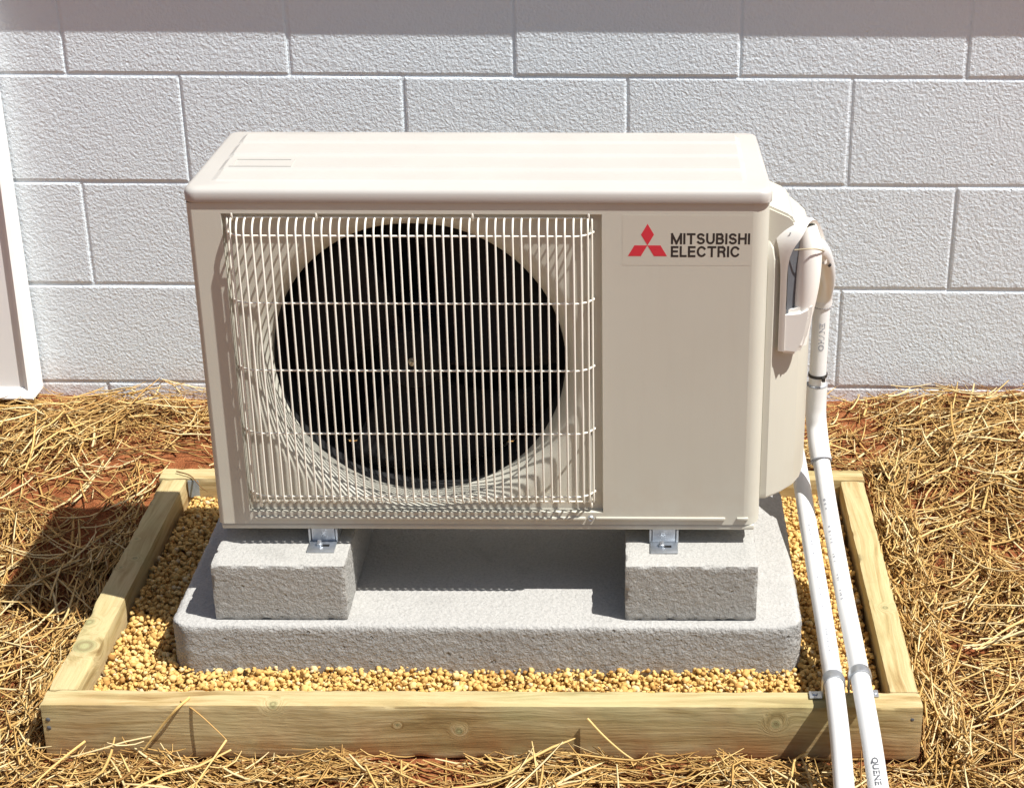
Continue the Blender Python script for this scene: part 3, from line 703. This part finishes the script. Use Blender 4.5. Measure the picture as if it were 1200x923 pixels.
def worn(parent, path, y0, y1, ang, wd):
    """faint worn print: rows of short strokes too small to read"""
    vs = []; fs = []; s = arc_at_y(path, y0); e = arc_at_y(path, y1)
    while s < e:
        if random.random() < .6:
            l = random.uniform(.002, .004); h = wd*random.uniform(.55, 1)
            k = len(vs); vs += [(s, 0, -h/2), (s+l, 0, -h/2), (s+l, 0, h/2), (s, 0, h/2)]; fs.append((k, k+1, k+2, k+3))
        s += random.uniform(.004, .008)+(.02 if random.random() < .12 else 0)
    wp_ = put('worn_print', print_on(raw('worn_print', vs, fs, M['greyink']), path, 0, PR, ang), parent); wp_['kind'] = 'stuff'
worn(c1, run, .20, -.02, -.55, .004); worn(c2, run2, .18, -.12, -.1, .0035)
# straps that hold the conduits on the front board
def strap(path, y, label, sides_):
    p, t = on_pipe(path, arc_at_y(path, y)); x, z = p.x, p.z; r = PR+.0004; vs = []; fs = []
    prof = [(x-r-.019, FT+.0012), (x-r-.002, FT+.0012), (x-r, FT+.003)] if 'l' in sides_ else [(x-r, FT+.006)]
    prof += [(x+r*math.cos(a), z+r*math.sin(a)) for a in np.linspace(math.pi, 0, 15)]
    prof += [(x+r, FT+.003), (x+r+.002, FT+.0012), (x+r+.013, FT+.0012)] if 'r' in sides_ else [(x+r, FT+.006)]
    for i, (a, b) in enumerate(prof):
        j0 = prof[max(0, i-1)]; j1 = prof[min(len(prof)-1, i+1)]; tx, tz = j1[0]-j0[0], j1[1]-j0[1]; l = math.hypot(tx, tz); nx_, nz_ = -tz/l*.0014, tx/l*.0014
        for yy in (-.0085, -.006, .006, .0085):
            k = 1.5 if abs(yy) < .007 else 1.
            vs.append((a+nx_*k, y+yy, b+nz_*k))
        vs += [(a, y+.0085, b), (a, y-.0085, b)]
    for i in range(len(prof)-1):
        for j in range(6): fs.append((i*6+j, i*6+(j+1) % 6, (i+1)*6+(j+1) % 6, (i+1)*6+j))
    fs.append(tuple(range(5, -1, -1))); fs.append(tuple((len(prof)-1)*6+j for j in range(6)))
    me = raw('pipe_strap', vs, fs, M['galv']); bm = bmesh.new(); bm.from_mesh(me); bmesh.ops.recalc_face_normals(bm, faces=bm.faces[:]); bm.to_mesh(me); bm.free(); shade_auto(me, 35)
    o = put('pipe_strap', me); tag(o, label, 'pipe strap', 'metal straps on the front board')
    for sx, ok in ((-1, 'l' in sides_), (1, 'r' in sides_)):
        if ok: put('screw', lathe('screw', (x+sx*(r+(.0112 if sx < 0 else .0082)), y, FT+.0025), (0, 0, 1), [(.0042, 0), (.0042, .0014), (.003, .0028)], M['galv'], 10), o)
strap(run2, -.192, 'galvanised metal strap with screw tab on the conduit nearer the pad', 'l')
strap(run, -.188, 'galvanised metal strap on the conduit nearer the right board', 'r')

# ================================================================ gravel
ico = bmesh.new(); bmesh.ops.create_icosphere(ico, subdivisions=2, radius=1.); iv = np.array([v.co[:] for v in ico.verts]); it = np.array([[v.index for v in f.verts] for f in ico.faces]); ico.free()
def pebbles():
    P = []
    step = .0059
    for layer, zz in ((0, .038), (1, .046), (2, .053)):
        gxs = np.arange(-.572, .575, step); gys = np.arange(FY0+.043, .478, step)
        A, Bq = np.meshgrid(gxs, gys); A = A.ravel()+rng.uniform(-.004, .004, A.size); Bq = Bq.ravel()+rng.uniform(-.004, .004, Bq.size)
        ok = ~((A > -.467) & (A < .461) & (Bq > -.080) & (Bq < .368))
        ok &= rng.random(A.size) < (.95 if layer == 0 else .9 if layer == 1 else .55)
        ok &= (A > -.572) & (A < .573) & (Bq > FY0+.046)
        # keep to what the place lets one see: behind the pad a single layer is enough
        ok &= (layer < 2) | (Bq < .40)
        A, Bq = A[ok], Bq[ok]; h = zz+.008*(vnoise(A, Bq, 11, 3)-.5)+rng.uniform(-.002, .002, A.size)
        P.append(np.stack([A, Bq, h], -1))
    return np.concatenate(P)
PP = pebbles(); NP = len(PP)
base_shapes = []
for k in range(12):
    w = np.array([noise.noise(Vector(v)*1.3+Vector((k*5.3, 0, 0))) for v in iv]); base_shapes.append(iv*(1+.46*w)[:, None])
bs = np.array(base_shapes)
sel = rng.integers(0, 12, NP); Vv = bs[sel]*(np.clip(np.exp(rng.normal(math.log(.0031), .28, NP)), .0017, .0056)[:, None, None]*np.stack([rng.uniform(.8, 1.3, NP), rng.uniform(.8, 1.3, NP), rng.uniform(.6, .95, NP)], -1)[:, None, :])
def rotm(n):
    qn = rng.normal(size=(n, 4)); qn[:, 1:3] *= .35; qn /= np.linalg.norm(qn, axis=1)[:, None]; w, x, y, z = qn.T
    return np.stack([1-2*(y*y+z*z), 2*(x*y-z*w), 2*(x*z+y*w), 2*(x*y+z*w), 1-2*(x*x+z*z), 2*(y*z-x*w), 2*(x*z-y*w), 2*(y*z+x*w), 1-2*(x*x+y*y)], -1).reshape(n, 3, 3)
Vv = np.einsum('nij,nvj->nvi', rotm(NP), Vv)+PP[:, None, :]
T = (it[None]+(np.arange(NP)*len(iv))[:, None, None]).reshape(-1, 3)
me = npmesh('gravel', Vv.reshape(-1, 3), T, M['pebble'])
at = me.attributes.new('tint', 'FLOAT', 'POINT'); at.data.foreach_set('value', np.repeat(np.clip(rng.normal(.54, .25, NP), 0, 1), len(iv)).astype('f'))
gravel = put('gravel', me, None); tag(gravel, 'yellow pea gravel filling the timber frame around the pad', 'gravel', kind='stuff')

# ================================================================ straw
bare = [(-.60, .57, .17, .95), (-.52, .72, .10, .7), (-.74, .62, .07, .6), (.93, .22, .07, .8), (.70, .42, .05, .6), (-.72, .44, .13, .85), (.82, .30, .06, .85), (-.05, -.262, .13, .9), (.60, -.25, .08, .8), (-.86, .50, .07, .8), (.84, .53, .05, .6), (.75, .05, .05, .5), (-.70, -.20, .05, .6), (.25, -.29, .08, .75), (-.84,.30,.06,.5), (-.62, -.27, .05, .6)]
def cover(x, y):
    c = np.clip(.54+.95*(vnoise(x, y, 6, 4)-.35)+.5*(vnoise(x, y, 15, 5)-.5), .12, 1)
    for bx, by, br_, k in bare: c = c*(1-k*np.exp(-((x-bx)**2+(y-by)**2)/(2*(br_*.6)**2)))
    return c
def straws(N, xr_, yr_, lo, hi, r0, r1, top, bright, along=None):
    x = rng.uniform(*xr_, N); y = rng.uniform(*yr_, N)
    keep = rng.random(N) < cover(x, y); x, y = x[keep], y[keep]; n = len(x)
    flow = (vnoise(x, y, 3, 6)-.5)*5.5+.6
    a = flow+rng.normal(0, .85, n) if along is None else along+rng.normal(0, .45, n); Ln = rng.uniform(lo, hi, n)*rng.uniform(.6, 1.1, n); curv = rng.normal(0, .8, n)
    lay = rng.random(n)**1.3; tilt = rng.normal(0, .075, n)*(.4+lay); kink = rng.random(n) < .16
    K = 5; s = np.linspace(-.5, .5, K)[None, :]*Ln[:, None]
    th = a[:, None]+curv[:, None]*s+np.where(kink[:, None] & (s > 0), rng.normal(0, .8, n)[:, None], 0)
    ds = np.diff(s, axis=1); mid = (th[:, 1:]+th[:, :-1])/2
    px_ = np.concatenate([np.zeros((n, 1)), np.cumsum(np.cos(mid)*ds, 1)], 1); py_ = np.concatenate([np.zeros((n, 1)), np.cumsum(np.sin(mid)*ds, 1)], 1)
    px_ += x[:, None]-px_[:, 2:3]; py_ += y[:, None]-py_[:, 2:3]
    ground_z = soil(px_, py_); thick = top*(.35+.9*cover(px_, py_))*(.65+.7*vnoise(px_, py_, 9, 7))
    pz = .65*ground_z+.35*ground_z[:, 2:3]+thick*lay[:, None]+.0015+np.tan(tilt)[:, None]*s+rng.uniform(0, .02, n)[:, None]*(s/np.maximum(Ln[:, None], 1e-3))**2*2
    pz = np.maximum(pz, ground_z+.0008)
    m = .0035
    inb = ((px_ > FX0-m) & (px_ < FX1+m) & (py_ > FY0-m) & (py_ < FY1+m)).any(1)
    wl_ = (py_ > WY-.006-.0112*px_).any(1)
    pan = ((px_ < -.938) & (py_ > .79) & (pz > .095)).any(1)
    ok = ~(inb | wl_ | pan); P = np.stack([px_, py_, pz], -1)[ok]; n = len(P)
    Tn = np.gradient(P, axis=1); Tn /= np.linalg.norm(Tn, axis=2, keepdims=True)+1e-9
    sd = np.cross(Tn, np.array([0, 0, 1.])); sd /= np.linalg.norm(sd, axis=2, keepdims=True)+1e-9; up = np.cross(sd, Tn)
    rad = rng.uniform(r0, r1, n)[:, None]*np.array([.75, 1, 1, .95, .45])[None, :]
    ph = rng.uniform(0, 6.28, n)[:, None]
    V = []
    for c in range(3):
        aa = ph+c*2*np.pi/3; V.append(P+(sd*np.cos(aa)[:, :, None]+up*.6*np.sin(aa)[:, :, None])*rad[:, :, None])
    V = np.stack(V, 2).reshape(-1, 3)
    b0 = (np.arange(n)*K*3)[:, None, None]; kk = np.arange(K-1)[None, :, None]*3; cc = np.arange(3)[None, None, :]; c2_ = (cc+1) % 3
    Qd = np.stack([b0+kk+cc, b0+kk+c2_, b0+kk+3+c2_, b0+kk+3+cc], -1).reshape(-1, 4)
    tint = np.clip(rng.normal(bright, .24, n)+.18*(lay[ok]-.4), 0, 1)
    return V, Qd, np.repeat(tint, K*3)
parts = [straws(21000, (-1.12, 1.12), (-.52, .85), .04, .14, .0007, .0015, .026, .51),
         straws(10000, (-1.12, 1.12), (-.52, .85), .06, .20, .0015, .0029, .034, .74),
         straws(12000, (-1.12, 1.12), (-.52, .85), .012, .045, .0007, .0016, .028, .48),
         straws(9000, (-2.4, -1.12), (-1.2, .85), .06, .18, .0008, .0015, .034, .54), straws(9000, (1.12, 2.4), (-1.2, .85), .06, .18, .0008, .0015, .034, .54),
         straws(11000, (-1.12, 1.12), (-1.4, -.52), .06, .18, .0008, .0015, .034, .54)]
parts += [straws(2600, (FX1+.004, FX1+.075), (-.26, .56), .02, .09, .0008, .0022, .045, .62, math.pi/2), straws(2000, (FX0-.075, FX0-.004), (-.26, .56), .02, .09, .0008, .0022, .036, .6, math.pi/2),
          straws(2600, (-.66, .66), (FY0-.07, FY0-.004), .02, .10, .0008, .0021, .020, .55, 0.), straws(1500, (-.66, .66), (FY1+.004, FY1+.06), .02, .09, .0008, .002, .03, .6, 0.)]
off = 0; VV = []; QQ = []; TT = []
for V, Qd, t in parts: VV.append(V); QQ.append(Qd+off); TT.append(t); off += len(V)
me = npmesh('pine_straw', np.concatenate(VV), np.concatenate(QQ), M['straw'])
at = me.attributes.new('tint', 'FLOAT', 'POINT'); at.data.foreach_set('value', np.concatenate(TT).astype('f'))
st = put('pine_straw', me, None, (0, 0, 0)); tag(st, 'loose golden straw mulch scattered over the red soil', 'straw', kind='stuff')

# single stalks one can pick out
def stalk(pts, r, tint, label):
    path = catmull(pts, 5); n = len(path)
    me = tubeme('straw_stalk', path, [r*(1-.5*i/n) for i in range(n)], M['straw'], 7)
    at = me.attributes.new('tint', 'FLOAT', 'POINT'); at.data.foreach_set('value', [tint]*len(me.vertices))
    o = put('straw_stalk', me); tag(o, label, 'straw', 'single straw stalks'); return o
stalk([(-.413, -.205, FT+.003), (-.425, -.2265, .083), (-.445, -.2285, .060), (-.464, -.232, .036), (-.478, -.236, .018)], .0022, .78, 'thick straw stalk leaning on the front board near its left end')
stalk([(-.424, -.212, FT+.0025), (-.395, -.2265, .072), (-.365, -.238, .047), (-.356, -.243, .040)], .0012, .55, 'thin straw stalk slanting down right from the front board top, left half')
stalk([(-.357, -.244, .041), (-.366, -.266, .034), (-.380, -.296, .022), (-.390, -.320, .014)], .0017, .85, 'pale straw stalk pointing at the viewer below the bent thin one')
stalk([(-.560, -.232, .030), (-.577, -.262, .028), (-.597, -.300, .024), (-.612, -.332, .018)], .0019, .82, 'straw stalk in the lower left corner of the picture')
stalk([(.1495, -.2255, .067), (.172, -.235, .045), (.200, -.245, .023), (.228, -.254, .008)], .0019, .84, 'straw stalk propped against the right half of the front board')
stalk([(-.60, .500, FT+.004), (-.572, .485, FT+.003), (-.552, .47, .072), (-.538, .462, .066)], .0013, .12, 'dark twig lying over the back left corner of the frame')
stalk([(.86, .08, .062), (.79, .02, .066), (.73, -.035, .060)], .002, .88, 'long pale straw stalk on the ground right of the frame')
stalk([(-.955, .30, .062), (-.90, .335, .064), (-.845, .372, .060)], .0021, .95, 'whitish straw stalk at the left border of the picture')
print('tris straw', sum(len(p[1]) for p in parts)*2, 'pebbles', NP)
